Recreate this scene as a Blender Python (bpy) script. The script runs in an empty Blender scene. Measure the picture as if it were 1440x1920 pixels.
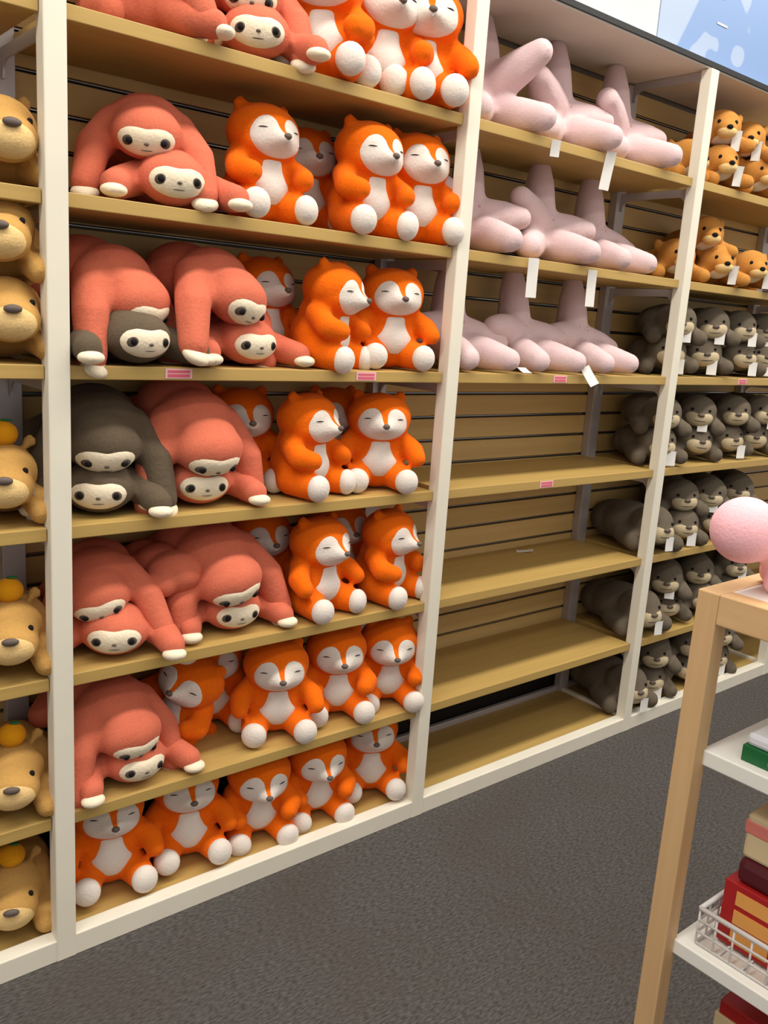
import bpy, bmesh, math, random
from mathutils import Vector, Matrix
from mathutils.bvhtree import BVHTree

SC = bpy.context.scene
COL = SC.collection
rnd = random.Random(7)

# ------------------------------------------------------------------ camera
F_PX = 1646.0
cam_d = bpy.data.cameras.new('camera')
cam_d.sensor_fit = 'VERTICAL'
cam_d.sensor_height = 36.0
cam_d.lens = F_PX / 1920.0 * 36.0
cam_d.clip_start = 0.02
cam = bpy.data.objects.new('camera', cam_d)
COL.objects.link(cam)
yaw, pitch, roll = 0.7014, -0.2163, 0.068
fw = Vector((math.sin(yaw) * math.cos(pitch), math.cos(yaw) * math.cos(pitch), math.sin(pitch)))
r0 = Vector((math.cos(yaw), -math.sin(yaw), 0))
u0 = r0.cross(fw)
rv = math.cos(roll) * r0 + math.sin(roll) * u0
uv = -math.sin(roll) * r0 + math.cos(roll) * u0
M = Matrix.Identity(4)
for i in range(3):
    M[i][0], M[i][1], M[i][2] = rv[i], uv[i], -fw[i]
M.translation = (-0.705, -2.01, 1.682)
cam.matrix_world = M
SC.camera = cam

# ------------------------------------------------------------------ world, lights, exposure
w = bpy.data.worlds.new('world')
SC.world = w
w.use_nodes = True
w.node_tree.nodes['Background'].inputs[0].default_value = (1.0, 0.975, 0.94, 1)
w.node_tree.nodes['Background'].inputs[1].default_value = 0.52


def area_light(name, loc, sx, sy, power, col, rot=(0, 0, 0)):
    l = bpy.data.lights.new(name, 'AREA')
    l.shape = 'RECTANGLE'
    l.size, l.size_y = sx, sy
    l.energy = power
    l.color = col
    o = bpy.data.objects.new(name, l)
    o.location = loc
    o.rotation_euler = rot
    COL.objects.link(o)
    return o


# rows of ceiling strip lamps above the aisle
for k, y in enumerate((-1.0, -3.0, -5.0)):
    area_light('ceiling_lamp_light', (1.2, y, 4.2), 9.0, 0.35, (205, 50, 40)[k], (1.0, 0.96, 0.88))

SC.view_settings.view_transform = 'Standard'
SC.view_settings.look = 'None'
SC.view_settings.gamma = 1.0
SC.view_settings.use_curve_mapping = False
SC.view_settings.exposure = 0.30


# ------------------------------------------------------------------ materials
def srgb(r, g, b):
    def f(c):
        c /= 255.0
        return c / 12.92 if c <= 0.04045 else ((c + 0.055) / 1.055) ** 2.4
    return (f(r), f(g), f(b), 1)


MATS = {}


def new_mat(name):
    m = bpy.data.materials.new(name)
    m.use_nodes = True
    nt = m.node_tree
    b = nt.nodes['Principled BSDF']
    MATS[name] = m
    return m, nt, b


def ramp_mix(nt, fac, c1, c2):
    mx = nt.nodes.new('ShaderNodeMix')
    mx.data_type = 'RGBA'
    nt.links.new(fac, mx.inputs[0])
    mx.inputs[6].default_value = c1
    mx.inputs[7].default_value = c2
    return mx.outputs[2]


def plush(name, rgb, var=0.84, scale=160):
    m, nt, b = new_mat(name)
    c = srgb(*rgb)
    tc = nt.nodes.new('ShaderNodeTexCoord')
    n = nt.nodes.new('ShaderNodeTexNoise')
    n.inputs['Scale'].default_value = scale
    n.inputs['Detail'].default_value = 4
    nt.links.new(tc.outputs['Object'], n.inputs['Vector'])
    n2 = nt.nodes.new('ShaderNodeTexNoise')
    n2.inputs['Scale'].default_value = 14
    nt.links.new(tc.outputs['Object'], n2.inputs['Vector'])
    ad = nt.nodes.new('ShaderNodeMath')
    ad.operation = 'ADD'
    nt.links.new(n.outputs[0], ad.inputs[0])
    nt.links.new(n2.outputs[0], ad.inputs[1])
    mr = nt.nodes.new('ShaderNodeMapRange')
    mr.inputs[1].default_value = 0.7
    mr.inputs[2].default_value = 1.3
    nt.links.new(ad.outputs[0], mr.inputs[0])
    dark = tuple(x * var for x in c[:3]) + (1,)
    nt.links.new(ramp_mix(nt, mr.outputs[0], dark, c), b.inputs['Base Color'])
    b.inputs['Roughness'].default_value = 1.0
    b.inputs['Specular IOR Level'].default_value = 0.05
    b.inputs['Sheen Weight'].default_value = 0.28
    b.inputs['Sheen Roughness'].default_value = 0.5
    b.inputs['Sheen Tint'].default_value = tuple(min(1, x * 1.2 + 0.1) for x in c[:3]) + (1,)
    bp = nt.nodes.new('ShaderNodeBump')
    bp.inputs['Strength'].default_value = 0.35
    bp.inputs['Distance'].default_value = 0.004
    nt.links.new(n.outputs[0], bp.inputs['Height'])
    nt.links.new(bp.outputs[0], b.inputs['Normal'])
    return m


def plain(name, rgb, rough=0.5, spec=0.4, metal=0.0):
    m, nt, b = new_mat(name)
    c = srgb(*rgb)
    tc = nt.nodes.new('ShaderNodeTexCoord')
    n = nt.nodes.new('ShaderNodeTexNoise')
    n.inputs['Scale'].default_value = 9
    n.inputs['Detail'].default_value = 5
    nt.links.new(tc.outputs['Object'], n.inputs['Vector'])
    nt.links.new(ramp_mix(nt, n.outputs[0], tuple(x * 0.93 for x in c[:3]) + (1,), tuple(min(1, x * 1.05) for x in c[:3]) + (1,)), b.inputs['Base Color'])
    b.inputs['Roughness'].default_value = rough
    b.inputs['Specular IOR Level'].default_value = spec
    b.inputs['Metallic'].default_value = metal
    return m


def wood(name, rgb_a, rgb_b, axis='X', rough=0.45):
    m, nt, b = new_mat(name)
    tc = nt.nodes.new('ShaderNodeTexCoord')
    mp = nt.nodes.new('ShaderNodeMapping')
    sc = {'X': (1.2, 28, 28), 'Y': (28, 1.2, 28), 'Z': (28, 28, 1.2)}[axis]
    mp.inputs['Scale'].default_value = sc
    nt.links.new(tc.outputs['Object'], mp.inputs[0])
    n = nt.nodes.new('ShaderNodeTexNoise')
    n.inputs['Scale'].default_value = 1.6
    n.inputs['Detail'].default_value = 6
    n.inputs['Distortion'].default_value = 0.6
    nt.links.new(mp.outputs[0], n.inputs['Vector'])
    mr = nt.nodes.new('ShaderNodeMapRange')
    mr.inputs[1].default_value = 0.3
    mr.inputs[2].default_value = 0.7
    nt.links.new(n.outputs[0], mr.inputs[0])
    nt.links.new(ramp_mix(nt, mr.outputs[0], srgb(*rgb_a), srgb(*rgb_b)), b.inputs['Base Color'])
    b.inputs['Roughness'].default_value = rough
    b.inputs['Specular IOR Level'].default_value = 0.35
    return m


M_FOX = plush('fox_orange', (236, 106, 18))
M_WHITE = plush('plush_white', (222, 210, 199), 0.92)
M_CORAL = plush('sloth_coral', (208, 110, 84))
M_CREAM = plush('sloth_cream', (235, 218, 190), 0.92)
M_GREY = plush('sloth_grey', (98, 84, 68), 0.75)
M_GREYF = plush('sloth_beige', (188, 170, 138), 0.85)
M_GREY2 = plush('bear_grey', (104, 93, 79), 0.75)
M_STAR = plush('star_pink', (214, 186, 186), 0.93)
M_BLUSH = plush('star_blush', (206, 160, 158), 0.92)
M_GOLD = plush('golden_brown', (192, 132, 64))
M_TAN = plush('capybara_tan', (196, 150, 84))
M_TANL = plush('capybara_cream', (226, 190, 130))
M_MUST = plush('mustard', (224, 150, 26))
M_BALL = plush('pink_plush', (252, 190, 196), 0.94)
M_DARK = plain('stitch_black', (30, 26, 26), 0.8, 0.1)
M_NOSE = plain('nose_brown', (98, 84, 76), 0.6, 0.3)
M_EYE = plush('eye_patch', (92, 84, 76), 0.8)
M_SHELF = wood('shelf_maple', (174, 142, 80), (184, 151, 86), 'X', 0.5)
M_SLAT = wood('slat_maple', (194, 160, 100), (204, 170, 110), 'X', 0.5)
M_POST = plain('post_white', (226, 218, 200), 0.4, 0.4)
M_METAL = plain('upright_metal', (186, 178, 176), 0.4, 0.5, 0.3)
M_GROOVE = plain('groove_black', (26, 22, 20), 0.7, 0.2)
M_INSERT = plain('groove_metal', (170, 166, 164), 0.3, 0.5, 0.8)
M_CANOPY = plain('canopy_white', (222, 212, 200), 0.6, 0.2)
M_TRIM = plain('trim_black', (28, 27, 28), 0.5, 0.3)
M_SIGNW = plain('sign_white', (188, 190, 194), 0.5, 0.2)
M_WALL = plain('wall_paint', (120, 108, 96), 0.9, 0.1)
M_BIRCH = wood('table_birch', (204, 164, 116), (216, 178, 130), 'Z', 0.5)
M_BIRCHX = wood('table_birch_rail', (204, 164, 116), (218, 180, 132), 'Y', 0.5)
M_LAM = plain('white_laminate', (236, 233, 224), 0.4, 0.4)
M_TAG = plain('tag_paper', (222, 218, 212), 0.8, 0.1)
M_PINKL = plain('label_pink', (212, 96, 112), 0.6, 0.2)
M_PINKW = plain('label_pale', (226, 180, 182), 0.6, 0.2)
M_WIRE = plain('wire_white', (216, 212, 208), 0.4, 0.4)
M_RED = plain('carton_red', (168, 30, 32), 0.4, 0.4)
M_MAROON = plain('ribbon_maroon', (84, 20, 30), 0.4, 0.5)
M_ORNG = plain('biscuit_orange', (226, 160, 84), 0.5, 0.3)
M_GREEN = plain('carton_green', (24, 98, 50), 0.4, 0.4)
M_LIDW = plain('lid_white', (222, 222, 226), 0.25, 0.5)
M_PKG = plain('package_pink', (226, 130, 120), 0.4, 0.4)
M_CREAMP = plain('package_cream', (222, 200, 158), 0.5, 0.3)
M_ORDOT = plain('print_orange', (206, 104, 48), 0.5, 0.3)

# blue printed header: darker field, a paler band crossing it
m, nt, b = new_mat('sign_blue')
tc = nt.nodes.new('ShaderNodeTexCoord')
sp = nt.nodes.new('ShaderNodeSeparateXYZ')
nt.links.new(tc.outputs['Object'], sp.inputs[0])
wv = nt.nodes.new('ShaderNodeTexNoise')
wv.inputs['Scale'].default_value = 3.0
nt.links.new(tc.outputs['Object'], wv.inputs['Vector'])
sl = nt.nodes.new('ShaderNodeMath'); sl.operation = 'MULTIPLY_ADD'
nt.links.new(sp.outputs[2], sl.inputs[0]); sl.inputs[1].default_value = -0.594
nt.links.new(sp.outputs[0], sl.inputs[2])
ad = nt.nodes.new('ShaderNodeMath'); ad.operation = 'MULTIPLY_ADD'
nt.links.new(wv.outputs[0], ad.inputs[0]); ad.inputs[1].default_value = 0.04
nt.links.new(sl.outputs[0], ad.inputs[2])
mr = nt.nodes.new('ShaderNodeMapRange')
mr.inputs[1].default_value = 0.115; mr.inputs[2].default_value = 0.125
nt.links.new(ad.outputs[0], mr.inputs[0])
cl = nt.nodes.new('ShaderNodeTexNoise'); cl.inputs['Scale'].default_value = 6.0; cl.inputs['Detail'].default_value = 1.0
nt.links.new(tc.outputs['Object'], cl.inputs['Vector'])
mc = nt.nodes.new('ShaderNodeMapRange'); mc.inputs[1].default_value = 0.62; mc.inputs[2].default_value = 0.64; mc.inputs[4].default_value = 0.6
nt.links.new(cl.outputs[0], mc.inputs[0])
mxc = nt.nodes.new('ShaderNodeMix'); mxc.data_type = 'RGBA'
nt.links.new(mc.outputs[0], mxc.inputs[0])
nt.links.new(ramp_mix(nt, mr.outputs[0], srgb(152, 168, 192), srgb(112, 140, 184)), mxc.inputs[6])
mxc.inputs[7].default_value = srgb(168, 179, 196)
nt.links.new(mxc.outputs[2], b.inputs['Base Color'])
b.inputs['Roughness'].default_value = 0.5
M_SIGNB = m

# carpet
m, nt, b = new_mat('carpet')
tc = nt.nodes.new('ShaderNodeTexCoord')
mp = nt.nodes.new('ShaderNodeMapping')
mp.inputs['Rotation'].default_value = (0, 0, 0.15)
mp.inputs['Scale'].default_value = (1, 3.0, 1)
nt.links.new(tc.outputs['Object'], mp.inputs[0])
n1 = nt.nodes.new('ShaderNodeTexNoise'); n1.inputs['Scale'].default_value = 60; n1.inputs['Detail'].default_value = 6
n2 = nt.nodes.new('ShaderNodeTexNoise'); n2.inputs['Scale'].default_value = 2.2; n2.inputs['Detail'].default_value = 3
nt.links.new(mp.outputs[0], n1.inputs['Vector'])
nt.links.new(tc.outputs['Object'], n2.inputs['Vector'])
mr = nt.nodes.new('ShaderNodeMapRange'); mr.inputs[1].default_value = 0.3; mr.inputs[2].default_value = 0.7
nt.links.new(n1.outputs[0], mr.inputs[0])
c1 = ramp_mix(nt, mr.outputs[0], srgb(58, 54, 52), srgb(94, 90, 87))
mx = nt.nodes.new('ShaderNodeMix'); mx.data_type = 'RGBA'
mr2 = nt.nodes.new('ShaderNodeMapRange'); mr2.inputs[1].default_value = 0.45; mr2.inputs[2].default_value = 0.75
mr2.inputs[4].default_value = 0.45
nt.links.new(n2.outputs[0], mr2.inputs[0])
nt.links.new(mr2.outputs[0], mx.inputs[0])
nt.links.new(c1, mx.inputs[6])
mx.inputs[7].default_value = srgb(74, 65, 59)
nt.links.new(mx.outputs[2], b.inputs['Base Color'])
b.inputs['Roughness'].default_value = 1.0
b.inputs['Specular IOR Level'].default_value = 0.1
bp = nt.nodes.new('ShaderNodeBump'); bp.inputs['Strength'].default_value = 0.5; bp.inputs['Distance'].default_value = 0.004
nt.links.new(n1.outputs[0], bp.inputs['Height'])
nt.links.new(bp.outputs[0], b.inputs['Normal'])
M_CARPET = m


# ------------------------------------------------------------------ helpers
def mesh_from_bm(bm, name, mat, smooth=False):
    me = bpy.data.meshes.new(name)
    bmesh.ops.recalc_face_normals(bm, faces=bm.faces)
    bm.to_mesh(me)
    bm.free()
    me.materials.append(mat)
    if smooth:
        me.polygons.foreach_set('use_smooth', [True] * len(me.polygons))
    return me


def link(name, me, parent=None, loc=None):
    o = bpy.data.objects.new(name, me)
    COL.objects.link(o)
    if parent:
        o.parent = parent
    if loc:
        o.location = loc
    return o


def tag(o, label=None, cat=None, group=None, kind=None):
    if label: o['label'] = label
    if cat: o['category'] = cat
    if group: o['group'] = group
    if kind: o['kind'] = kind
    return o


def empty(name, loc=(0, 0, 0), rot=(0, 0, 0), label=None, cat=None, group=None):
    o = bpy.data.objects.new(name, None)
    o.empty_display_size = 0.05
    o.location = loc
    o.rotation_euler = rot
    COL.objects.link(o)
    return tag(o, label, cat, group)


def box_bm(bm, a, b, bevel=0.0):
    r = bmesh.ops.create_cube(bm, size=1.0)
    vs = r['verts']
    for v in vs:
        for i in range(3):
            v.co[i] = a[i] if v.co[i] < 0 else b[i]
    if bevel > 0:
        es = list({e for v in vs for e in v.link_edges})
        bmesh.ops.bevel(bm, geom=es, offset=bevel, segments=2, affect='EDGES', profile=0.5)


def box_mesh(name, a, b, mat, bevel=0.0):
    bm = bmesh.new()
    box_bm(bm, a, b, bevel)
    return mesh_from_bm(bm, name, mat)


def prism_mesh(name, pts, ext, mat):
    """pts: list of (y,z) profile, extruded along x from ext[0] to ext[1]"""
    bm = bmesh.new()
    A = [bm.verts.new((ext[0], p[0], p[1])) for p in pts]
    B = [bm.verts.new((ext[1], p[0], p[1])) for p in pts]
    bm.faces.new(A)
    bm.faces.new(B[::-1])
    n = len(pts)
    for i in range(n):
        bm.faces.new((A[i], A[(i + 1) % n], B[(i + 1) % n], B[i]))
    return mesh_from_bm(bm, name, mat)


def ell(bm, c, r, rot=None, sub=3):
    res = bmesh.ops.create_icosphere(bm, subdivisions=sub, radius=1.0)
    mt = Matrix.Translation(c) @ (rot.to_4x4() if rot else Matrix.Identity(4)) @ Matrix.Diagonal((r[0], r[1], r[2], 1))
    bmesh.ops.transform(bm, matrix=mt, verts=res['verts'])


def limb(bm, pts, n=7):
    """pts: [(co, radius)...] chain of overlapping spheres"""
    for (a, ra), (b, rb) in zip(pts, pts[1:]):
        a, b = Vector(a), Vector(b)
        for k in range(n + 1):
            t = k / n
            rr = ra + (rb - ra) * t
            ell(bm, a.lerp(b, t), (rr, rr, rr), sub=2)


def blob(name, fn, mat, voxel=0.008, it=6):
    """union of soft balls fused into one continuous plush skin"""
    bm = bmesh.new()
    fn(bm)
    me = bpy.data.meshes.new(name + '_raw')
    bm.to_mesh(me)
    bm.free()
    o = bpy.data.objects.new(name + '_raw', me)
    COL.objects.link(o)
    md = o.modifiers.new('r', 'REMESH')
    md.mode = 'VOXEL'
    md.voxel_size = voxel
    sm = o.modifiers.new('s', 'SMOOTH')
    sm.factor = 0.5
    sm.iterations = it
    dg = bpy.context.evaluated_depsgraph_get()
    dg.update()
    out = bpy.data.meshes.new_from_object(o.evaluated_get(dg))
    out.name = name
    bpy.data.objects.remove(o)
    bpy.data.meshes.remove(me)
    out.materials.clear()
    out.materials.append(mat)
    out.polygons.foreach_set('use_smooth', [True] * len(out.polygons))
    return out


def bvh_of(me):
    return BVHTree.FromPolygons([v.co.copy() for v in me.vertices], [tuple(p.vertices) for p in me.polygons])


def spline(pts, n=56):
    m_ = len(pts)
    out = []
    for i in range(n):
        t = i / n * m_
        k = int(t)
        f = t - k
        p0, p1, p2, p3 = (Vector(pts[(k + d) % m_]) for d in (-1, 0, 1, 2))
        out.append(0.5 * ((2 * p1) + (p2 - p0) * f + (2 * p0 - 5 * p1 + 4 * p2 - p3) * f * f + (3 * p1 - p0 - 3 * p2 + p3) * f ** 3))
    return out


def patch(name, bvh, O, F, outline, centre, mat, h=0.003, rings=8, U=Vector((0, 0, 1)), n=56):
    """sewn-on piece of cloth: outline in tangent coordinates around direction F, laid on the skin"""
    O, F = Vector(O), Vector(F).normalized()
    Rt = F.cross(U).normalized()
    Up = Rt.cross(F).normalized()
    out = spline(outline, n)
    c = Vector(centre)
    bm = bmesh.new()

    def put(p, t):
        d = (F + Rt * p[0] + Up * p[1]).normalized()
        hit = bvh.ray_cast(O, d)
        co = hit[0] if hit[0] is not None else O + d * 0.08
        off = h * (1 - t ** 3) - 0.0018 * t ** 3
        return bm.verts.new(co + d * off)
    cv = put(c, 0)
    prev = None
    for k in range(1, rings + 1):
        t = k / rings
        ring = [put(c + (q - c) * t, t) for q in out]
        for i in range(len(ring)):
            j = (i + 1) % len(ring)
            if prev is None:
                bm.faces.new((cv, ring[i], ring[j]))
            else:
                bm.faces.new((prev[i], ring[i], ring[j], prev[j]))
        prev = ring
    return mesh_from_bm(bm, name, mat, True)


def ov(cx, cy, rx, ry, tilt=0, n=10):
    r = []
    for k in range(n):
        a = 2 * math.pi * k / n
        x, y = rx * math.cos(a), ry * math.sin(a)
        r.append((cx + x * math.cos(tilt) - y * math.sin(tilt), cy + x * math.sin(tilt) + y * math.cos(tilt)))
    return r


def ell_mesh(name, c, r, mat, rot=None, sub=3):
    bm = bmesh.new()
    ell(bm, c, r, rot, sub)
    return mesh_from_bm(bm, name, mat, True)


def place(parts, name, loc, rotz, label, cat, group, tilt=0.0, lean=0.0, scale=1.0, extra=()):
    """a thing from shared part meshes: parts = [(part name, mesh, [sub parts])]"""
    rot = (Matrix.Rotation(rotz, 3, 'Z') @ Matrix.Rotation(lean, 3, 'X') @ Matrix.Rotation(tilt, 3, 'Y')).to_euler()
    root = empty(name, loc, rot, label, cat, group)
    root.scale = (scale,) * 3
    for it in list(parts) + list(extra):
        o = link(it[0], it[1], root)
        for s in (it[2] if len(it) > 2 else ()):
            link(s[0], s[1], o)
    return root


def R(d):
    return math.radians(d)


# ------------------------------------------------------------------ setting
BAY = 1.22
Z = {1: 2.282, 2: 1.906, 3: 1.531, 4: 1.155, 5: 0.780, 6: 0.404, 7: 0.052}
ZTOP = 2.668
fl = link('floor', box_mesh('floor', (-6, -8, -0.05), (9, 0.44, 0.0), M_CARPET))
tag(fl, 'dark grey speckled carpet floor of the shop aisle', None, None, 'structure')
wb = link('wall_back', box_mesh('wall_back', (-6, 0.40, 0.0), (9, 0.44, 3.9), M_WALL))
tag(wb, 'wall behind the shelving clad in horizontal maple slats', None, None, 'structure')
# slat boards, one by one, with a metal insert in each groove
PITCH = 0.0878
G0 = 2.216
slat_me = box_mesh('slat', (0.004, 0.0, 0.006), (BAY - 0.004, 0.016, PITCH - 0.006), M_SLAT, 0.0015)
groove_me = box_mesh('groove_insert', (0.0, 0.0, -0.006), (BAY, 0.004, 0.0), M_GROOVE)
lip_me = box_mesh('groove_lip', (0.002, 0.0, -0.0058), (BAY - 0.002, 0.009, -0.0032), M_INSERT)
for bx in range(-1, 4):
    k = 5
    while True:
        z = G0 + PITCH * (k - 1)
        if z < 0.19:
            break
        if z + PITCH < 2.75:
            s = link('slat', slat_me, wb, (bx * BAY, 0.372, z))
            link('groove_insert', groove_me, s, (0, 0.012, 0.006))
            link('groove_lip', lip_me, s, (0, 0.006, 0.0065))
        k -= 1
kb = link('gap_shade_1', box_mesh('gap_shade_1', (-BAY, 0.385, 0.0), (BAY * 4, 0.399, 0.2), M_GROOVE))  # black strip: shade of the open gap below the slats, put in as colour
tag(kb, 'black strip standing in for the shadowy gap at the foot of the slatted wall', None, None, 'structure')

# ------------------------------------------------------------------ shelving bays
PW = 0.05
post_me = box_mesh('post', (-PW / 2, -0.020, 0.0), (PW / 2, 0.026, ZTOP - 0.003), M_POST, 0.003)
upr_me = box_mesh('back_upright', (-0.030, 0.336, 0.052), (0.030, 0.371, ZTOP - 0.01), M_METAL, 0.002)
shelf_me = box_mesh('shelf', (0.027, 0.0, -0.032), (BAY - 0.027, 0.366, 0.0), M_SHELF, 0.002)
# bracket arm: straight bar with a rounded corner at the post
prof = [(0.028, -0.036), (0.334, -0.036), (0.334, -0.105), (0.325, -0.105)]
for k in range(7):
    a = math.pi / 2 * k / 6
    prof.append((0.295 + 0.03 * math.cos(a), -0.095 + 0.03 * math.sin(a)))
prof += [(0.065, -0.065)]
for k in range(7):
    a = math.pi / 2 + math.pi / 2 * k / 6
    prof.append((0.068 + 0.03 * math.cos(a), -0.100 + 0.035 * math.sin(a)))
prof += [(0.028, -0.105)]
brk_me = prism_mesh('shelf_bracket', prof, (-0.003, 0.003), M_METAL)
deck_me = box_mesh('base_deck', (0.012, 0.028, 0.03), (BAY - 0.012, 0.352, 0.052), M_SHELF, 0.002)
frail_me = box_mesh('front_rail', (0.0, -0.018, 0.0), (BAY, 0.028, 0.062), M_POST, 0.003)
brail_me = box_mesh('back_rail', (0.0, 0.352, 0.0), (BAY, 0.371, 0.075), M_METAL, 0.002)
srail_me = box_mesh('side_rail', (-0.011, 0.028, 0.0), (0.011, 0.352, 0.066), M_POST, 0.002)
can_me = box_mesh('canopy', (0.0, 0.0, ZTOP), (BAY, 0.371, ZTOP + 0.022), M_CANOPY)
ctr_me = box_mesh('canopy_trim', (0.0, -0.008, ZTOP + 0.006), (BAY, 0.0, ZTOP + 0.024), M_TRIM)
lab_me = box_mesh('price_label', (-0.036, -0.0016, -0.027), (0.036, -0.0002, -0.003), M_PINKW)
labs_me = box_mesh('print', (-0.030, -0.0022, -0.024), (0.030, -0.0014, -0.016), M_PINKL)
labs2_me = box_mesh('print', (-0.030, -0.0022, -0.013), (0.030, -0.0014, -0.007), M_PINKL)

LABELS = {(0, 3): (0.30, 0.89), (1, 3): (1.76 - BAY,), (1, 4): (1.748 - BAY,), (2, 3): (3.007 - 2 * BAY,)}
BAYLAB = {-1: 'white-posted shelving bay at the left edge holding tan capybara plush',
          0: 'white-posted shelving bay holding orange foxes and coral sloths',
          1: 'white-posted shelving bay of pink stars above empty maple shelves',
          2: 'white-posted shelving bay at right holding golden and grey-brown plush',
          3: 'white-posted shelving bay farthest along the wall'}
for bx in range(-1, 4):
    bay = empty('shelving_bay', (bx * BAY, 0, 0), label=BAYLAB[bx], cat='shelving', group='run of wall shelving bays')
    link('post', post_me, bay)
    link('back_upright', upr_me, bay)
    for s in range(1, 7):
        sh = link('shelf', shelf_me, bay, (0, 0, Z[s]))
        link('shelf_bracket', brk_me, sh)
        for lx in LABELS.get((bx, s), ()):
            pl = link('price_label', lab_me, sh, (lx, 0, 0))
            pl['label'] = 'pink and white price label on shelf edge'
            # printed bands belong to the label mesh itself
            pm = lab_me
    link('base_deck', deck_me, bay)
    link('front_rail', frail_me, bay)
    link('back_rail', brail_me, bay)
    link('side_rail', srail_me, bay)
    cn = link('canopy', can_me, bay)
    link('shelf_bracket', brk_me, cn, (0, 0, ZTOP + 0.032))
    link('canopy_trim', ctr_me, bay)
# the two red bands of print are part of the label's own mesh
bmx = bmesh.new()
bmx.from_mesh(lab_me)
for src in (labs_me, labs2_me):
    n0 = len(bmx.faces)
    bmx.from_mesh(src)
    bmx.faces.ensure_lookup_table()
    for f_ in bmx.faces[n0:]:
        f_.material_index = 1
bmx.to_mesh(lab_me)
bmx.free()
lab_me.materials.append(M_PINKL)

# header signs standing on the canopy
sw = empty('header_sign', (0, 0, 0), label='plain white header panel above the shelving, left of the blue one', cat='sign', group='header signs')
link('panel', box_mesh('panel', (-1.2, 0.06, ZTOP + 0.022), (2.16, 0.085, 3.5), M_SIGNW, 0.002), sw)
sb_ = empty('header_sign', (2.165, 0.06, ZTOP + 0.022), label='pale blue printed header panel at the top right', cat='sign', group='header signs')
link('panel', box_mesh('panel', (0.0, 0.0, 0.0), (2.6, 0.025, 0.82), M_SIGNB, 0.002), sb_)
dash = box_mesh('print_mark', (-0.035, -0.002, -0.004), (0.035, 0.001, 0.004), M_SIGNW)
for (x, z) in ((0.36, 0.26), (0.40, 0.17)):
    link('print_mark', dash, sb_, (x, 0, z))

# ------------------------------------------------------------------ FOX
def fox_parts(arm=0):
    def torso(bm):
        ell(bm, (0, 0.012, 0.085), (0.092, 0.082, 0.086))
        ell(bm, (0, 0.008, 0.140), (0.078, 0.070, 0.078))
        for s in (-1, 1):
            limb(bm, [((s * 0.052, 0.0, 0.050), 0.050), ((s * 0.074, -0.092, 0.039), 0.038)], 5)

    def headf(bm):
        ell(bm, (0, -0.010, 0.220), (0.100, 0.084, 0.074))
        ell(bm, (0, -0.034, 0.198), (0.088, 0.062, 0.052))
        ell(bm, (0, -0.082, 0.199), (0.042, 0.028, 0.028))
        ell(bm, (0, -0.104, 0.199), (0.022, 0.020, 0.016))

    def full(bm):
        torso(bm)
        headf(bm)
        for s in (-1, 1):
            ell(bm, (s * 0.064, 0.0, 0.281), (0.020, 0.014, 0.020), Matrix.Rotation(-s * 0.45, 3, 'Y'))
            if arm == 0:
                limb(bm, [((s * 0.072, -0.005, 0.150), 0.034), ((s * 0.098, -0.052, 0.120), 0.033), ((s * 0.078, -0.086, 0.114), 0.028)], 5)
            else:
                limb(bm, [((s * 0.072, -0.005, 0.150), 0.034), ((s * 0.108, -0.036, 0.124), 0.033), ((s * 0.114, -0.066, 0.104), 0.028)], 5)
        limb(bm, [((0.03, 0.07, 0.04), 0.030), ((0.09, 0.085, 0.05), 0.026)], 4)

    body = blob('body', full, M_FOX, 0.0068, 7)
    def trunk(bm):
        ell(bm, (0, 0.010, 0.085), (0.092, 0.084, 0.086))
        ell(bm, (0, 0.006, 0.140), (0.078, 0.072, 0.078))
    tb = bvh_of(blob('t', trunk, M_FOX, 0.008, 6))
    hb = bvh_of(blob('h', headf, M_FOX, 0.007, 6))
    O = (0, 0.0, 0.215)
    F = (0, -1, 0)
    half = [(0.07, 0.06), (0.17, 0.40), (0.46, 0.60), (0.88, 0.52), (1.24, 0.16), (1.32, -0.22), (1.05, -0.60), (0.55, -0.84)]
    outline = [(0, -0.10)] + half + [(0, -0.90)] + [(-x, y) for x, y in half[::-1]]
    face = patch('face', hb, O, F, outline, (0, -0.34), M_WHITE, 0.0035, 12, n=96)
    fb = bvh_of(face)
    eye = []
    for s in (-1, 1):
        arc = [(s * 0.60 + dx, 0.10 + dy) for dx, dy in ((-.22, -.020), (-.10, .004), (0, .012), (.10, .004), (.22, -.020), (.10, -.034), (0, -.028), (-.10, -.034))]
        eye.append(('eye', patch('eye', fb, O, F, arc, (s * 0.60, 0.088), M_DARK, 0.0024, 3, n=24)))
    nose = ell_mesh('nose', (0, -0.122, 0.204), (0.011, 0.008, 0.008), M_NOSE, sub=2)
    bel = [(0.0, 0.70), (0.30, 0.66), (0.40, 0.25), (0.54, -0.08), (0.74, -0.34), (0.60, -0.66), (0.0, -0.85), (-0.60, -0.66), (-0.74, -0.34), (-0.54, -0.08), (-0.40, 0.25), (-0.30, 0.66)]
    belly = patch('belly', tb, (0, 0.02, 0.115), F, bel, (0, -0.1), M_WHITE, 0.004, 8)
    parts = [('body', body), ('face', face, eye + [('nose', nose)]), ('belly', belly)]
    for s in (-1, 1):
        rm = Matrix.Rotation(s * 0.22, 3, 'Z')
        parts.append(('foot', ell_mesh('foot', (s * 0.076, -0.106, 0.0395), (0.0365, 0.0275, 0.0375), M_WHITE, rm)))
    return parts


FOX = [fox_parts(0), fox_parts(1)]

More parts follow.
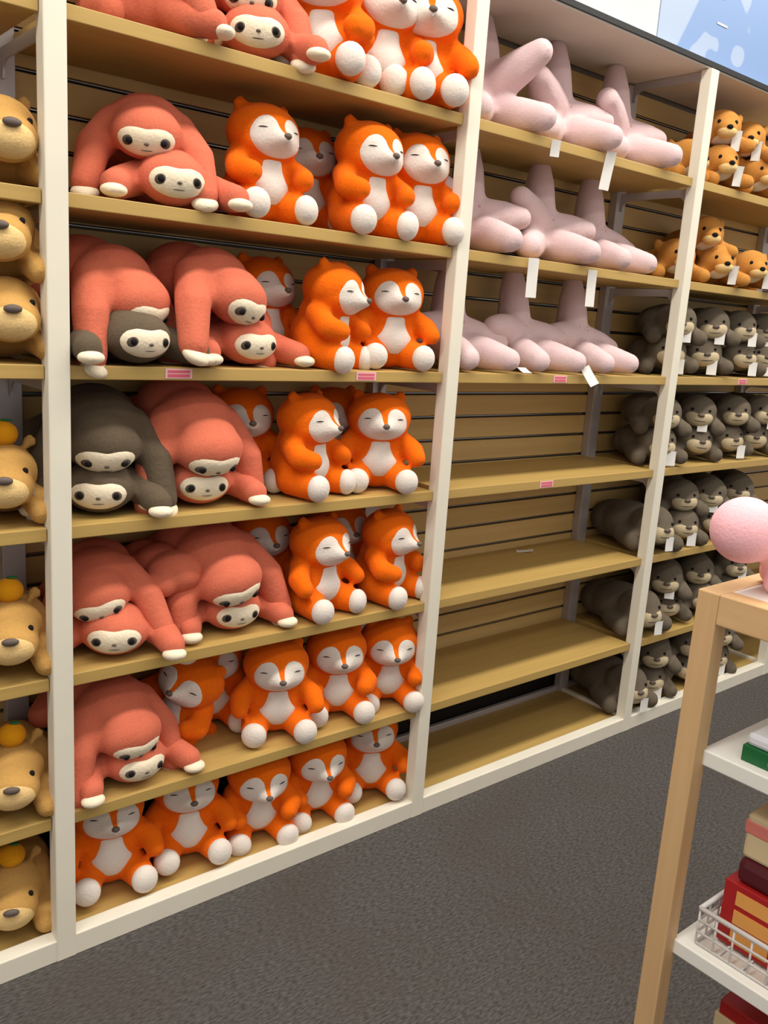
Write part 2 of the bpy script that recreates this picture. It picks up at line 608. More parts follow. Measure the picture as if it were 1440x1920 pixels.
foxes = [
    # shelf, x, y, facing deg, variant, lean, tilt, label
    (1, 0.76, 0.11, -40, 0, 0, 0, 'orange fox plush on the top shelf, next to the coral sloths'),
    (1, 0.965, 0.135, -12, 0, 0, 0, 'orange fox plush in the middle of the three on the top shelf'),
    (1, 1.105, 0.12, -30, 1, 0, 2, 'orange fox plush on the top shelf, rightmost of three, beside the white post'),
    (2, 0.59, 0.13, 2, 0, 0, 0, 'orange fox plush on the second shelf, beside the coral sloth pair'),
    (2, 0.83, 0.285, -12, 0, 0, 0, 'orange fox plush half hidden at the back of the second shelf'),
    (2, 0.915, 0.105, 2, 0, 3, 0, 'large-looking orange fox plush on the second shelf, second in the front row from the post'),
    (2, 1.12, 0.12, -10, 0, 0, 0, 'orange fox plush on the second shelf, right against the white post'),
    (3, 0.685, 0.265, 8, 0, 0, 0, 'orange fox plush in the back row of the third shelf, beside the coral sloths'),
    (3, 0.805, 0.12, 30, 0, 6, 0, 'orange fox plush on the third shelf turned sideways with head bowed'),
    (3, 1.06, 0.12, -18, 1, 0, 0, 'orange fox plush on the third shelf facing out, beside the white post'),
    (4, 0.63, 0.265, -12, 1, 0, 0, 'orange fox plush behind the coral sloth stack on the fourth shelf'),
    (4, 0.765, 0.12, 22, 0, 0, 0, 'orange fox plush in profile at the front of the fourth shelf'),
    (4, 0.985, 0.285, -8, 0, 0, 0, 'orange fox plush hidden between two front foxes on the fourth shelf'),
    (4, 1.04, 0.115, -27, 1, 0, 0, 'orange fox plush on the fourth shelf looking out with both eyes visible'),
    (5, 0.72, 0.28, -5, 0, 0, 0, 'orange fox plush behind the coral sloths on the fifth shelf'),
    (5, 0.825, 0.11, 12, 1, 0, 0, 'orange fox plush on the fifth shelf beside the sloth with drooping arms'),
    (5, 1.03, 0.285, -5, 0, 0, 0, 'orange fox plush behind the two front foxes of the fifth shelf'),
    (5, 1.10, 0.12, 20, 0, 2, 0, 'orange fox plush on the fifth shelf in profile beside the white post'),
    (6, 0.70, 0.12, -22, 1, 0, 0, 'orange fox plush on the sixth shelf, leftmost of the front three'),
    (6, 0.935, 0.13, -22, 0, 0, 0, 'orange fox plush on the sixth shelf, middle of the front three'),
    (6, 1.15, 0.13, -24, 0, 6, 0, 'orange fox plush on the sixth shelf, rightmost of the front three, head bowed'),
    (6, 0.40, 0.26, -58, 0, -4, 24, 'orange fox plush toppled sideways at the back of the sixth shelf'),
    (6, 0.565, 0.285, -20, 0, 0, 0, 'orange fox plush in deep shade between the toppled fox and the front foxes'),
    (7, 0.185, 0.155, -12, 1, -7, 0, 'orange fox plush on the bottom deck nearest the left white post'),
    (7, 0.425, 0.155, -14, 1, -7, 0, 'orange fox plush on the bottom deck, second from the left, head under the shelf'),
    (7, 0.665, 0.16, -14, 0, 8, 0, 'orange fox plush on the bottom deck, middle of the five'),
    (7, 0.885, 0.16, -12, 0, 8, 0, 'orange fox plush on the bottom deck, fourth from the left'),
    (7, 1.125, 0.15, -26, 1, -6, 0, 'orange fox plush on the bottom deck, rightmost, leaning back by the post'),
]
FOXS = {(1, 0.76): 1.10, (1, 0.965): 1.15, (1, 1.105): 1.17, (2, 0.60): 0.95, (2, 0.915): 1.07, (2, 1.12): 1.09}
for s, x, y, a, v, lean, tilt, lab in foxes:
    place(FOX[v], 'fox_plush', (x, y, Z[s] + 0.001), R(a), lab, 'plush toy', 'orange fox plush toys', R(tilt), R(lean), FOXS.get((s, x), 1.03))


# ------------------------------------------------------------------ SLOTH (lying on its belly)
def sloth_parts(top, mat, mface, lowface=False):
    def headf(bm):
        ell(bm, (0, -0.080, 0.066), (0.086, 0.062, 0.062))
        ell(bm, (0, -0.058, 0.088), (0.076, 0.062, 0.052))

    def full(bm):
        headf(bm)
        if top:
            ell(bm, (0, 0.005, 0.094), (0.098, 0.085, 0.078))
            ell(bm, (0, 0.090, 0.088), (0.104, 0.095, 0.082))
        else:
            ell(bm, (0, 0.03, 0.076), (0.092, 0.080, 0.072))
            ell(bm, (0, 0.12, 0.072), (0.096, 0.090, 0.070))
        for s in (-1, 1):
            if top:
                limb(bm, [((s * 0.072, 0.0, 0.090), 0.050), ((s * 0.122, -0.055, 0.025), 0.043), ((s * 0.138, -0.095, -0.062), 0.036)], 6)
            else:
                limb(bm, [((s * 0.070, -0.01, 0.070), 0.044), ((s * 0.125, -0.060, 0.046), 0.040), ((s * 0.145, -0.115, 0.036), 0.035)], 6)
            limb(bm, [((s * 0.070, 0.15, 0.052), 0.045), ((s * 0.125, 0.120, 0.040), 0.038)], 5)

    body = blob('body', full, mat, 0.0075, 7)
    hb = bvh_of(blob('h', headf, mat, 0.007, 5))
    O = (0, -0.06, 0.066)
    F = Vector((0, -1, -0.38 if top else -0.10))
    fo = [(0.0, 0.40), (0.5, 0.46), (1.0, 0.36), (1.28, 0.0), (1.05, -0.42), (0.5, -0.62), (0.0, -0.66), (-0.5, -0.62), (-1.05, -0.42), (-1.28, 0.0), (-1.0, 0.36), (-0.5, 0.46)]
    face = patch('face', hb, O, F, fo, (0, -0.08), mface, 0.005, 9, n=72)
    fb = bvh_of(face)
    subs = []
    for s in (-1, 1):
        subs.append(('eye_patch', patch('eye_patch', fb, O, F, ov(s * 0.60, -0.02, 0.26, 0.19, -s * 0.35), (s * 0.60, -0.02), M_EYE, 0.0025, 4, n=32)))
        subs.append(('eye', ell_mesh('eye', fb.ray_cast(Vector(O), (F + Vector((s * 0.54, 0, 0.0))).normalized())[0], (0.0085, 0.006, 0.0085), M_DARK, sub=2)))
    subs.append(('mouth', patch('mouth', fb, O, F, ov(0, -0.26, 0.24, 0.022), (0, -0.24), M_NOSE, 0.0022, 3, n=24)))
    subs.append(('nose', ell_mesh('nose', fb.ray_cast(Vector(O), (F + Vector((0, 0, -0.06))).normalized())[0], (0.006, 0.004, 0.004), M_NOSE, sub=2)))
    parts = [('body', body), ('face', face, subs)]
    for s in (-1, 1):
        if top:
            parts.append(('claw', ell_mesh('claw', (s * 0.138, -0.108, -0.084), (0.033, 0.032, 0.018), M_CREAM, Matrix.Rotation(0.35, 3, 'X'))))
        else:
            parts.append(('claw', ell_mesh('claw', (s * 0.149, -0.138, 0.020), (0.031, 0.026, 0.016), M_CREAM)))
    return parts


CORAL = [sloth_parts(False, M_CORAL, M_CREAM), sloth_parts(True, M_CORAL, M_CREAM)]
GREY = [sloth_parts(False, M_GREY, M_CREAM), sloth_parts(True, M_GREY, M_CREAM)]


def lump_parts():
    """plump grey-brown toy lying on its belly, round head with a broad beige muzzle"""
    def headf(bm):
        ell(bm, (0, -0.085, 0.098), (0.086, 0.074, 0.076))
        ell(bm, (0, -0.118, 0.078), (0.070, 0.052, 0.050))

    def full(bm):
        headf(bm)
        ell(bm, (0, 0.03, 0.082), (0.108, 0.100, 0.082))
        ell(bm, (0, 0.11, 0.076), (0.104, 0.090, 0.076))
        for s in (-1, 1):
            limb(bm, [((s * 0.075, -0.03, 0.050), 0.042), ((s * 0.098, -0.120, 0.036), 0.035)], 5)
    body = blob('body', full, M_GREY2, 0.008, 6)
    hb = bvh_of(blob('h', headf, M_GREY2, 0.008, 5))
    O = (0, -0.08, 0.090)
    fo = [(0, 0.12), (0.5, 0.22), (0.95, 0.12), (1.10, -0.20), (0.75, -0.62), (0, -0.75), (-0.75, -0.62), (-1.10, -0.20), (-0.95, 0.12), (-0.5, 0.22)]
    face = patch('muzzle', hb, O, (0, -1, 0), fo, (0, -0.2), M_GREYF, 0.004, 8, n=60)
    fb = bvh_of(face)
    subs = [('mouth', patch('mouth', fb, O, (0, -1, 0), ov(0, -0.24, 0.42, 0.03), (0, -0.24), M_EYE, 0.002, 3, n=28)),
            ('nose', ell_mesh('nose', (0, -0.171, 0.094), (0.016, 0.008, 0.009), M_NOSE, sub=2))]
    parts = [('body', body), ('muzzle', face, subs)]
    bv = bvh_of(body)
    for s in (-1, 1):
        parts.append(('eye', ell_mesh('eye', bv.ray_cast(Vector(O), Vector((s * 0.55, -1, 0.36)).normalized())[0], (0.007, 0.006, 0.007), M_DARK, sub=2)))
    return parts


GREYB = lump_parts()

sl = [
    # shelf, x, y, dz, facing, kind(0 low 1 top), mats, lean, tilt, label
    (1, 0.335, 0.17, 0.0, 62, 0, 'c', 0, 0, 'coral sloth plush on the top shelf, lower of the left pair, arm reaching the edge'),
    (1, 0.320, 0.17, 0.120, 66, 1, 'c', 0, 0, 'coral sloth plush on the top shelf, lying over the left one'),
    (1, 0.555, 0.125, 0.0, -26, 0, 'c', 0, 0, 'coral sloth plush on the top shelf, lower face beside the foxes'),
    (1, 0.545, 0.160, 0.090, -22, 1, 'c', 0, 0, 'coral sloth plush on the top shelf, upper face beside the foxes'),
    (2, 0.325, 0.13, 0.0, -14, 0, 'c', 0, 0, 'coral sloth plush on the second shelf, lower of the pair, chin on the board'),
    (2, 0.285, 0.165, 0.100, -24, 1, 'c', 0, 0, 'coral sloth plush on the second shelf, upper of the pair'),
    (3, 0.195, 0.105, 0.0, 6, 0, 'g', 0, 0, 'dark grey sloth plush squashed under a coral one on the third shelf', 1.0),
    (3, 0.185, 0.160, 0.105, 26, 1, 'c', 14, 0, 'coral sloth plush on the third shelf beside the left white post', 1.05),
    (3, 0.53, 0.15, 0.0, 4, 0, 'c', 0, 0, 'coral sloth plush on the third shelf, bottom of the right pile, paw toward the foxes', 1.0),
    (3, 0.445, 0.140, 0.115, 22, 1, 'c', 8, 8, 'coral sloth plush on the third shelf, top of the right pile', 1.1),
    (4, 0.165, 0.16, 0.0, -24, 0, 'g', 0, 0, 'dark brown-grey sloth plush on the fourth shelf, lower of its pair', 1.0),
    (4, 0.165, 0.175, 0.115, -14, 1, 'g', 8, 0, 'dark brown-grey sloth plush on the fourth shelf, upper of its pair', 1.08),
    (4, 0.425, 0.165, 0.0, -10, 0, 'c', 0, 0, 'coral sloth plush on the fourth shelf, lower of the coral pair', 1.0),
    (4, 0.415, 0.165, 0.115, 2, 1, 'c', 18, 0, 'coral sloth plush on the fourth shelf, upper of the coral pair', 1.14),
    (5, 0.195, 0.135, 0.0, -24, 0, 'c', 0, 0, 'coral sloth plush on the fifth shelf, lower of the left pair', 1.0),
    (5, 0.175, 0.17, 0.095, -20, 1, 'c', 4, -14, 'coral sloth plush on the fifth shelf, upper of the left pair, head askew', 0.98),
    (5, 0.525, 0.16, 0.0, -4, 0, 'c', 0, 0, 'coral sloth plush on the fifth shelf, bottom of the taller right pile', 1.0),
    (5, 0.505, 0.165, 0.110, 2, 1, 'c', 14, -10, 'coral sloth plush on the fifth shelf, over the bottom one of the right pile', 1.14),
    (5, 0.345, 0.225, 0.120, 190, 0, 'c', 0, 0, 'coral sloth plush in deep shade at the back of the fifth shelf', 0.86),
    (6, 0.215, 0.14, 0.0, 4, 0, 'c', 0, 0, 'coral sloth plush on the sixth shelf, lower of the pair', 1.0),
    (6, 0.185, 0.150, 0.100, 10, 1, 'c', 12, 0, 'coral sloth plush on the sixth shelf, upper of the pair, arm over the edge', 1.06),
]
for s, x, y, dz, a, k, c, lean, tilt, lab, *sc_ in sl:
    place((CORAL if c == 'c' else GREY)[k], 'sloth_plush', (x, y, Z[s] + 0.002 + dz), R(a), lab, 'plush toy',
          'coral sloth plush toys' if c == 'c' else 'dark sloth plush toys on the left', R(tilt), R(lean), sc_[0] if sc_ else 1.0)

# ------------------------------------------------------------------ paper hang tags
def tag_mesh(length, wdt, curl=0.0):
    bm = bmesh.new()
    n = 6
    rows = []
    for i in range(n + 1):
        t = i / n
        yy = -curl * t * t
        rows.append([bm.verts.new((sx * wdt / 2, yy + dy, -length * t)) for sx in (-1, 1) for dy in (0, 0.0009)])
    for a_, b_ in zip(rows, rows[1:]):
        bm.faces.new((a_[0], a_[2], b_[2], b_[0]))
        bm.faces.new((a_[1], b_[1], b_[3], a_[3]))
        bm.faces.new((a_[0], b_[0], b_[1], a_[1]))
        bm.faces.new((a_[2], a_[3], b_[3], b_[2]))
    bm.faces.new((rows[0][0], rows[0][1], rows[0][3], rows[0][2]))
    bm.faces.new((rows[-1][0], rows[-1][2], rows[-1][3], rows[-1][1]))
    return mesh_from_bm(bm, 'hang_tag', M_TAG)


TAG_L = tag_mesh(0.125, 0.036, 0.006)
TAG_M = tag_mesh(0.075, 0.036, 0.008)
TAG_S = tag_mesh(0.05, 0.032, 0.004)
TAG_G = tag_mesh(0.06, 0.042, 0.004)


def add_tag(root, me, wloc, rot):
    """paper tag of a toy, given where it hangs in the shop"""
    o = link('hang_tag', me, root)
    o['label'] = 'white paper hang tag'
    bpy.context.view_layer.update()
    o.matrix_parent_inverse = root.matrix_world.inverted()
    o.location = wloc
    o.rotation_euler = rot
    return o


# ------------------------------------------------------------------ STAR
def star_parts(v):
    C0 = Vector((0, 0.03, 0.130))
    arms = {
        0: [((0.0, 0.060, 0.340), 0.037), ((0.190, -0.020, 0.120), 0.038), ((-0.185, -0.040, 0.150), 0.038), ((0.110, -0.180, 0.045), 0.040), ((-0.095, -0.185, 0.045), 0.040)],
        1: [((0.0, 0.060, 0.345), 0.037), ((0.185, 0.015, 0.135), 0.039), ((-0.145, -0.110, 0.205), 0.040), ((0.100, -0.180, 0.046), 0.041), ((-0.120, -0.165, 0.046), 0.041)],
        3: [((0.0, 0.060, 0.345), 0.037), ((0.095, -0.130, 0.240), 0.040), ((-0.180, 0.0, 0.160), 0.039), ((0.090, -0.185, 0.046), 0.042), ((-0.125, -0.160, 0.046), 0.041)],
        2: [((0.02, 0.065, 0.338), 0.037), ((0.195, -0.015, 0.095), 0.038), ((-0.185, 0.0, 0.125), 0.038), ((0.120, -0.165, 0.045), 0.040), ((-0.070, -0.185, 0.045), 0.040)],
    }[v]

    def full(bm):
        ell(bm, C0, (0.080, 0.066, 0.080))
        for k, (tip, r) in enumerate(arms):
            t = Vector(tip)
            st = C0 + (t - C0) * 0.25
            if k > 2:
                st = Vector((0.35 * t.x, 0.0, 0.075))
            limb(bm, [(st, 0.064), (st.lerp(t, 0.55), 0.055), (t, r)], 5)

    body = blob('body', full, M_STAR, 0.008, 6)
    def trunk(bm):
        ell(bm, C0, (0.080, 0.066, 0.080))
        for k, (tip, r) in enumerate(arms[:1]):
            t = Vector(tip)
            st = C0 + (t - C0) * 0.25
            limb(bm, [(st, 0.064), (st.lerp(t, 0.55), 0.055), (t, r)], 5)
        for sg in (-1, 1):
            limb(bm, [((sg * 0.03, 0.03, 0.13), 0.064), ((sg * 0.10, 0.02, 0.13), 0.05)], 5)
    bv = bvh_of(blob('t', trunk, M_STAR, 0.008, 6))
    O = tuple(C0 + Vector((0, 0.0, 0.03)))
    F = (0, -1, 0.12)
    parts = [('body', body)]
    for s in (-1, 1):
        parts.append(('cheek', patch('cheek', bv, O, F, ov(s * 0.50, -0.18, 0.22, 0.15), (s * 0.50, -0.18), M_BLUSH, 0.003, 4, n=32)))
        arc = [(s * 0.42 + dx, 0.10 + dy) for dx, dy in ((-.14, -.02), (-.07, .0), (0, .01), (.07, .0), (.14, -.02), (.07, -.03), (0, -.02), (-.07, -.03))]
        parts.append(('eye', patch('eye', bv, O, F, arc, (s * 0.42, 0.085), M_NOSE, 0.0024, 3, n=24)))
    parts.append(('mouth', patch('mouth', bv, O, F, ov(0, -0.12, 0.06, 0.02), (0, -0.12), M_NOSE, 0.0024, 3, n=20)))
    return parts


STAR = [star_parts(k) for k in range(4)]
stars = [
    (1, 1.47, 0.19, -12, 3, 'pale pink star plush on the top shelf beside the left white post'),
    (1, 1.83, 0.19, -20, 1, 'pale pink star plush in the middle of the top shelf'),
    (1, 2.18, 0.19, -16, 1, 'pale pink star plush on the top shelf, rightmost of three'),
    (2, 1.43, 0.19, -30, 1, 'pale pink star plush on the second shelf beside the left white post'),
    (2, 1.79, 0.18, -22, 1, 'pale pink star plush on the second shelf in the middle with a raised arm'),
    (2, 2.12, 0.20, 0, 2, 'pale pink star plush on the second shelf, rightmost of three'),
    (3, 1.40, 0.19, -6, 2, 'pale pink star plush on the third shelf, split from view by the white post'),
    (3, 1.74, 0.19, 0, 0, 'pale pink star plush on the third shelf, middle of three, above a price label'),
    (3, 2.07, 0.19, 2, 2, 'pale pink star plush on the third shelf, rightmost of three'),
]
st_o = []
for s, x, y, a, v, lab in stars:
    st_o.append(place(STAR[v], 'star_plush', (x, y, Z[s] + 0.0), R(a), lab, 'plush toy', 'pale pink star plush toys', 0, 0, 1.04 if s == 1 else 1.0))
add_tag(st_o[0], TAG_S, (1.60, -0.012, Z[1] - 0.005), (0.2, 0, R(-25)))
add_tag(st_o[1], TAG_L, (1.88, -0.02, Z[1] + 0.005), (0.12, 0.10, R(-30)))
add_tag(st_o[3], TAG_L, (1.54, -0.02, Z[2] + 0.0), (0.04, 0, R(-30)))
add_tag(st_o[4], TAG_L, (1.86, -0.012, Z[2] - 0.01), (0.03, 0, R(-20)))
add_tag(st_o[6], TAG_S, (1.55, -0.002, Z[3] + 0.022), (-1.2, 0, R(-20)))
add_tag(st_o[7], TAG_M, (1.88, -0.008, Z[3] + 0.030), (-0.35, -0.45, R(-20)))

# ------------------------------------------------------------------ GOLDEN DOG (lying), with white front
def dog_parts():
    def headf(bm):
        ell(bm, (0, -0.070, 0.095), (0.072, 0.066, 0.066))
        ell(bm, (0, -0.128, 0.078), (0.040, 0.036, 0.032))

    def full(bm):
        headf(bm)
        ell(bm, (0, 0.03, 0.070), (0.082, 0.080, 0.068))
        ell(bm, (0, 0.12, 0.066), (0.086, 0.080, 0.064))
        for s in (-1, 1):
            ell(bm, (s * 0.064, -0.045, 0.130), (0.020, 0.016, 0.028), Matrix.Rotation(s * 0.5, 3, 'Y'))
            limb(bm, [((s * 0.060, -0.02, 0.050), 0.036), ((s * 0.090, -0.125, 0.028), 0.028)], 5)
            limb(bm, [((s * 0.070, 0.15, 0.045), 0.040), ((s * 0.110, 0.08, 0.032), 0.031)], 5)
    body = blob('body', full, M_GOLD, 0.008, 6)
    bv = bvh_of(body)
    O = (0, -0.06, 0.085)
    muz = ell_mesh('muzzle', (0, -0.135, 0.070), (0.036, 0.030, 0.024), M_TANL)
    chest = patch('chest', bv, (0, 0.0, 0.06), (0, -1, -0.2), ov(0, 0, 0.45, 0.28), (0, 0), M_WHITE, 0.004, 5)
    parts = [('body', body), ('muzzle', muz, [('nose', ell_mesh('nose', (0, -0.163, 0.082), (0.012, 0.008, 0.009), M_DARK, sub=2))]), ('chest', chest)]
    for s in (-1, 1):
        parts.append(('eye', ell_mesh('eye', bv.ray_cast(Vector(O), Vector((s * 0.45, -1, 0.30)).normalized())[0], (0.007, 0.006, 0.008), M_DARK, sub=2)))
    return parts


DOG = dog_parts()
def tagged(parts_root, x, y, z, rz, me=None, rx=0.1):
    add_tag(parts_root, me or TAG_M, (x, y, z), (rx, 0, rz))


dogs = [
    (1, 2.56, 0.20, 0.0, -10, 'golden-brown dog plush on the top shelf, seen through the frame left of the right post'),
    (1, 2.74, 0.14, 0.0, -30, 'golden-brown dog plush on the top shelf, lower one nearest the right post'),
    (1, 2.76, 0.15, 0.135, -40, 'golden-brown dog plush on the top shelf, piled above the one nearest the post'),
    (1, 3.02, 0.14, 0.0, -20, 'golden-brown dog plush on the top shelf, lower one at the right edge'),
    (1, 3.00, 0.16, 0.135, -50, 'golden-brown dog plush on the top shelf, upper one at the right edge'),
    (2, 2.60, 0.19, 0.0, -30, 'golden-brown dog plush on the second shelf, behind the right post'),
    (2, 2.80, 0.19, 0.110, -35, 'golden-brown dog plush on the second shelf resting its head on others'),
    (2, 2.84, 0.14, 0.0, -35, 'golden-brown dog plush on the second shelf, lower one right of the post'),
    (2, 3.08, 0.13, 0.0, -30, 'golden-brown dog plush on the second shelf at the right edge'),
]
for i, (s, x, y, dz, a, lab) in enumerate(dogs):
    o = place(DOG, 'dog_plush', (x, y, Z[s] + 0.001 + dz), R(a), lab, 'plush toy', 'golden-brown dog plush toys', 0, 0, 1.08)
    if i in (1, 2, 4, 7, 8):
        tagged(o, x + 0.06 + 0.18 * math.sin(R(a)), y - 0.18 * math.cos(R(a)), Z[s] + dz + 0.085, R(a), TAG_M, 0.3)

# ------------------------------------------------------------------ GREY-BROWN SLOTH PILES in the right bay
ordn = ['nearest the white post', 'second from the white post', 'third from the white post', 'fourth from the white post']
shn = {3: 'third shelf', 4: 'fourth shelf', 5: 'fifth shelf', 6: 'sixth shelf', 7: 'bottom deck'}
xs = {3: (2.62, 2.88, 3.13, 3.38), 4: (2.60, 2.90, 3.17, 3.42), 5: (2.58, 2.84, 3.10, 3.36), 6: (2.57, 2.84, 3.10, 3.36), 7: (2.56, 2.83, 3.10, 3.36)}
for s in (3, 4, 5, 6, 7):
    for i, x in enumerate(xs[s]):
        single = i == 0 and s in (5, 6, 7)
        for lay in range(1 if single else 2):
            a = -30 + rnd.uniform(-14, 14) - (8 if lay else 0)
            xx = x + rnd.uniform(-0.02, 0.02)
            y = 0.165 + rnd.uniform(-0.01, 0.015)
            dz = 0.128 * lay
            if single:
                a, y = -14, 0.17
            lab = 'grey-brown plush of the right bay, %s, %s column %s' % (shn[s], 'single plump one' if single else ('lower', 'upper')[lay], ordn[i])
            o = place(GREYB, 'grey_plush', (xx, y, Z[s] + 0.002 + dz), R(a), lab, 'plush toy', 'grey-brown plush piled in the right bay', R(rnd.uniform(-5, 5)), R(4 * lay), 1.16 if single else 0.98)
            if (i + lay + s) % 2 == 0 or s == 3 or single:
                k_ = 1.16 if single else 1.0
                tagged(o, xx + 0.03 + 0.178 * k_ * math.sin(R(a)), y - 0.178 * k_ * math.cos(R(a)), Z[s] + dz + 0.070 * k_, R(a), TAG_G, 0.05)

# ------------------------------------------------------------------ CAPYBARAS in the left bay
def capy_parts():
    def headf(bm):
        ell(bm, (0, -0.060, 0.120), (0.076, 0.070, 0.068))
        ell(bm, (0, -0.115, 0.095), (0.066, 0.050, 0.052))

    def full(bm):
        headf(bm)
        ell(bm, (0, 0.05, 0.085), (0.098, 0.095, 0.085))
        ell(bm, (0, 0.12, 0.080), (0.094, 0.080, 0.078))
        for s in (-1, 1):
            ell(bm, (s * 0.058, -0.015, 0.185), (0.018, 0.012, 0.018))
            limb(bm, [((s * 0.065, 0.0, 0.055), 0.040), ((s * 0.080, -0.105, 0.032), 0.031)], 5)
    body = blob('body', full, M_TAN, 0.008, 6)
    bv = bvh_of(body)
    O = (0, -0.06, 0.105)
    snout = patch('snout', bv, O, (0, -1, -0.1), ov(0, -0.15, 0.72, 0.50), (0, -0.15), M_TANL, 0.005, 6)
    parts = [('body', body), ('snout', snout, [('nose', ell_mesh('nose', (0, -0.168, 0.118), (0.020, 0.008, 0.010), M_NOSE, sub=2))])]
    for s in (-1, 1):
        parts.append(('eye', ell_mesh('eye', bv.ray_cast(Vector(O), Vector((s * 0.75, -1, 0.45)).normalized())[0], (0.007, 0.007, 0.008), M_DARK, sub=2)))
    return parts


CAPY = capy_parts()
HAT = ('orange_fruit', ell_mesh('orange_fruit', (0, -0.055, 0.208), (0.034, 0.034, 0.030), M_MUST), [('leaf', ell_mesh('leaf', (0.008, -0.055, 0.240), (0.014, 0.007, 0.003), M_GREEN, sub=2))])
cap = [
    (2, -0.075, 0.15, 0, -5, 0, 'tan capybara plush on the second shelf at the left edge of the picture'),
    (3, -0.07, 0.14, 0, -10, 0, 'tan capybara plush on the third shelf, lower, at the left edge'),
    (3, -0.075, 0.14, 0.17, -16, 0, 'tan capybara plush on the third shelf, riding on another, at the left edge'),
    (4, -0.075, 0.155, 0, -16, 1, 'tan capybara plush with an orange on its head, fourth shelf at the left edge'),
    (5, -0.075, 0.14, 0, -16, 1, 'tan capybara plush with an orange on its head, fifth shelf at the left edge'),
    (6, -0.075, 0.14, 0, -18, 1, 'tan capybara plush with an orange on its head, sixth shelf at the left edge'),
    (7, -0.075, 0.17, 0, -18, 1, 'tan capybara plush with an orange on its head, bottom deck at the left edge'),
]
for s, x, y, dz, a, hat, lab in cap:
    o = place(CAPY, 'capybara_plush', (x, y, Z[s] + 0.001 + dz), R(a), lab, 'plush toy', 'tan capybara plush toys', 0, 0, 1.0, [HAT] if hat else [])
    if s == 4:
        tagged(o, -0.06, 0.03, Z[4] + 0.10, R(-20), TAG_S, 0.6)

# loose tag left on an empty shelf
lt = link('loose_tag', tag_mesh(0.07, 0.03, 0.01), None, (1.99, 0.32, Z[5] + 0.0022))
lt.rotation_euler = (R(-90), 0, R(50))
tag(lt, 'loose white paper tag lying at the back of the empty fifth shelf', 'tag')

# ------------------------------------------------------------------ DISPLAY TABLE at right
TX0, TX1, TY0, TY1, TZ = 0.845, 2.05, -2.25, -1.145, 1.207
LG = 0.046
tb = empty('display_table', ((TX0 + TX1) / 2, (TY0 + TY1) / 2, 0), label='birch framed display table with white shelves in the right foreground', cat='table')
ox, oy = (TX0 + TX1) / 2, (TY0 + TY1) / 2
hx, hy = (TX1 - TX0) / 2, (TY1 - TY0) / 2
leg_me = box_mesh('leg', (-LG / 2, -LG / 2, 0), (LG / 2, LG / 2, TZ), M_BIRCH, 0.003)
for sx in (-1, 1):
    for sy in (-1, 1):
        link('leg', leg_me, tb, (sx * (hx - LG / 2), sy * (hy - LG / 2), 0))
rx_me = box_mesh('top_rail', (-hx + LG, -LG / 2, TZ - 0.062), (hx - LG, LG / 2, TZ), M_BIRCHX, 0.003)
ry_me = box_mesh('top_rail', (-LG / 2, -hy + LG, TZ - 0.062), (LG / 2, hy - LG, TZ), M_BIRCHX, 0.003)
for s_ in (-1, 1):
    link('top_rail', rx_me, tb, (0, s_ * (hy - LG / 2), 0))
    link('top_rail', ry_me, tb, (s_ * (hx - LG / 2), 0, 0))
link('top_panel', box_mesh('top_panel', (-hx + LG, -hy + LG, TZ - 0.03), (hx - LG, hy - LG, TZ - 0.002), M_LAM), tb)
wsh = box_mesh('white_shelf', (-hx + 0.034, -hy + 0.040, -0.034), (hx - 0.034, hy - 0.040, 0), M_LAM, 0.003)
for z in (0.872, 0.43):
    link('white_shelf', wsh, tb, (0, 0, z))

# pink round plush on the table top
def pinkf(bm):
    ell(bm, (0, 0, 0.122), (0.067, 0.066, 0.066))
    ell(bm, (0.085, -0.075, 0.085), (0.080, 0.076, 0.078))
    ell(bm, (0.050, -0.052, 0.030), (0.026, 0.024, 0.034))
    ell(bm, (0.120, -0.010, 0.028), (0.030, 0.026, 0.030))
    ell(bm, (0.070, -0.130, 0.028), (0.030, 0.026, 0.030))


pk = empty('pink_plush', (0.905, -1.19, TZ), label='round-headed pale pink plush toy standing on the birch table', cat='plush toy')
link('body', blob('body', pinkf, M_BALL, 0.007, 6), pk)

# green box on the upper white shelf
gb = empty('snack_box', (0.905, -1.45, 0.872), label='green snack box with white lid on the upper white table shelf', cat='box')
link('carton', box_mesh('carton', (0, 0, 0), (0.20, 0.195, 0.034), M_GREEN, 0.002), gb)
link('lid', box_mesh('lid', (0.004, 0.004, 0.034), (0.196, 0.191, 0.060), M_LIDW, 0.008), gb)
link('print', box_mesh('print', (-0.001, 0.08, 0.010), (0.001, 0.14, 0.028), M_ORDOT), gb)

# wire basket on the lower shelf
wb_ = empty('wire_basket', (0.905, -1.225, 0.43), label='white wire basket on the lower white table shelf holding red boxes', cat='basket')
BW, BD, BH = 0.36, -0.62, 0.085
def wire(a, b, r=0.003):
    bm = bmesh.new()
    a, b = Vector(a), Vector(b)
    d = b - a
    res = bmesh.ops.create_cone(bm, cap_ends=True, segments=8, radius1=r, radius2=r, depth=d.length)
    q = d.to_track_quat('Z', 'Y').to_matrix().to_4x4()
    bmesh.ops.transform(bm, matrix=Matrix.Translation((a + b) / 2) @ q, verts=res['verts'])
    return mesh_from_bm(bm, 'wire', M_WIRE, True)


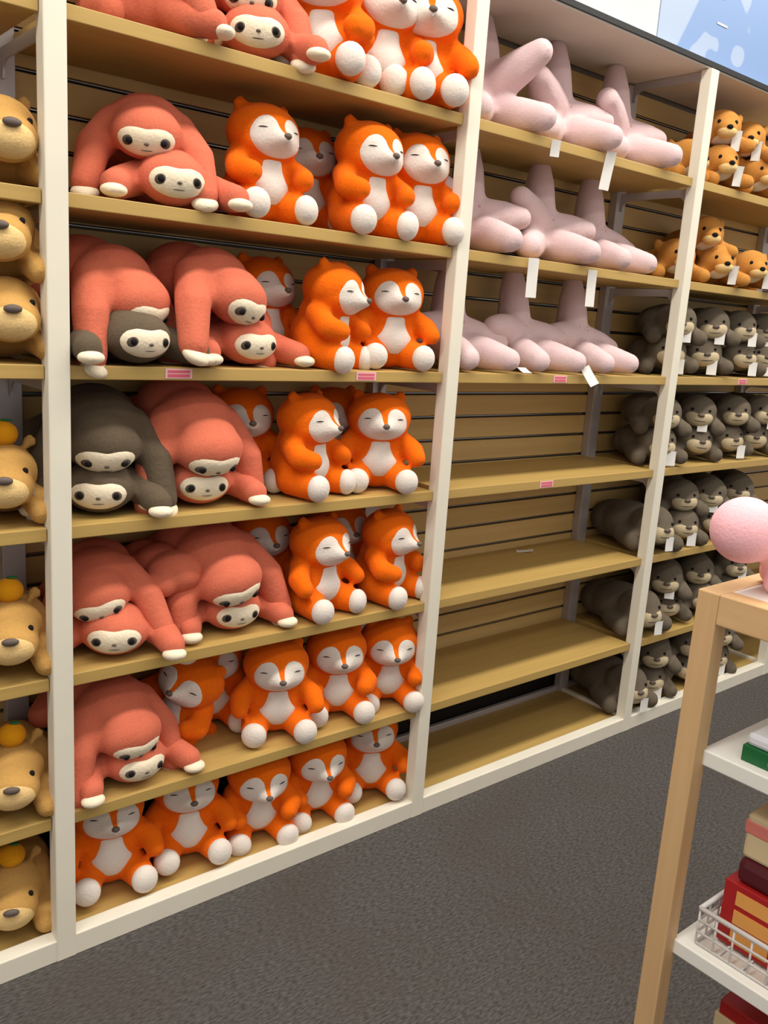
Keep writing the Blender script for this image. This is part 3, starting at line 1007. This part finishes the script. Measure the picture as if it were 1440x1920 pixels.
for z in (0.004, 0.03, 0.058, BH):
    rr = 0.0055 if z == BH else 0.003
    for a_, b_ in (((0, 0, z), (BW, 0, z)), ((0, BD, z), (BW, BD, z)), ((0, 0, z), (0, BD, z)), ((BW, 0, z), (BW, BD, z))):
        link('wire', wire(a_, b_, rr), wb_)
wv_me = wire((0, 0, 0.004), (0, 0, BH), 0.0025)
for k in range(10):
    t = k / 9
    link('wire', wv_me, wb_, (BW * t, 0, 0))
    link('wire', wv_me, wb_, (BW * t, BD, 0))
for k in range(1, 16):
    t = k / 16
    link('wire', wv_me, wb_, (0, BD * t, 0))
    link('wire', wv_me, wb_, (BW, BD * t, 0))
wf = wire((0, 0, 0.004), (BW, 0, 0.004), 0.0025)
for k in range(1, 12):
    link('wire', wf, wb_, (0, BD * k / 12, 0))

# red biscuit boxes in the basket
def red_box(x, y, z, sx, sy, sz, lab):
    o = empty('biscuit_box', (x, y, z), label=lab, cat='box', group='red biscuit boxes in the basket')
    link('carton', box_mesh('carton', (0, 0, 0), (sx, sy, sz), M_RED, 0.003), o)
    n = 3
    for i in range(n):
        for j in range(2):
            y0 = sy * (0.08 + 0.46 * j)
            z0 = sz * (0.08 + 0.30 * i)
            link('window', box_mesh('window', (-0.001, y0, z0), (0.001, y0 + sy * 0.34, z0 + sz * 0.22), M_ORNG), o)
    return o


red_box(0.95, -1.485, 0.437, 0.16, 0.24, 0.145, 'red box with biscuit pictures standing in the wire basket')
rb = empty('gift_bag', (0.955, -1.470, 0.583), label='dark maroon wrapped pack lying on the red biscuit box', cat='package')
link('wrap', box_mesh('wrap', (0, 0, 0), (0.15, 0.21, 0.055), M_MAROON, 0.016), rb)
link('band', box_mesh('band', (-0.002, 0.06, -0.0005), (0.152, 0.085, 0.0565), M_RED, 0.004), rb)
cp = empty('sweet_pack', (0.965, -1.462, 0.639), label='cream and pink striped pack on top of the pile under the upper shelf', cat='package')
link('pack', box_mesh('pack', (0, 0, 0), (0.14, 0.20, 0.10), M_CREAMP, 0.008), cp)
link('stripe', box_mesh('stripe', (-0.002, -0.002, 0.055), (0.142, 0.202, 0.085), M_PKG, 0.004), cp)
# carton under the lower shelf, on the floor
fb_ = empty('floor_carton', (1.08, -1.62, 0.0), label='red and cream carton on the carpet under the white table shelves', cat='box')
link('carton', box_mesh('carton', (0, 0, 0), (0.34, 0.40, 0.20), M_RED, 0.004), fb_)
link('lid', box_mesh('lid', (-0.006, -0.006, 0.125), (0.346, 0.406, 0.165), M_CREAMP, 0.003), fb_)
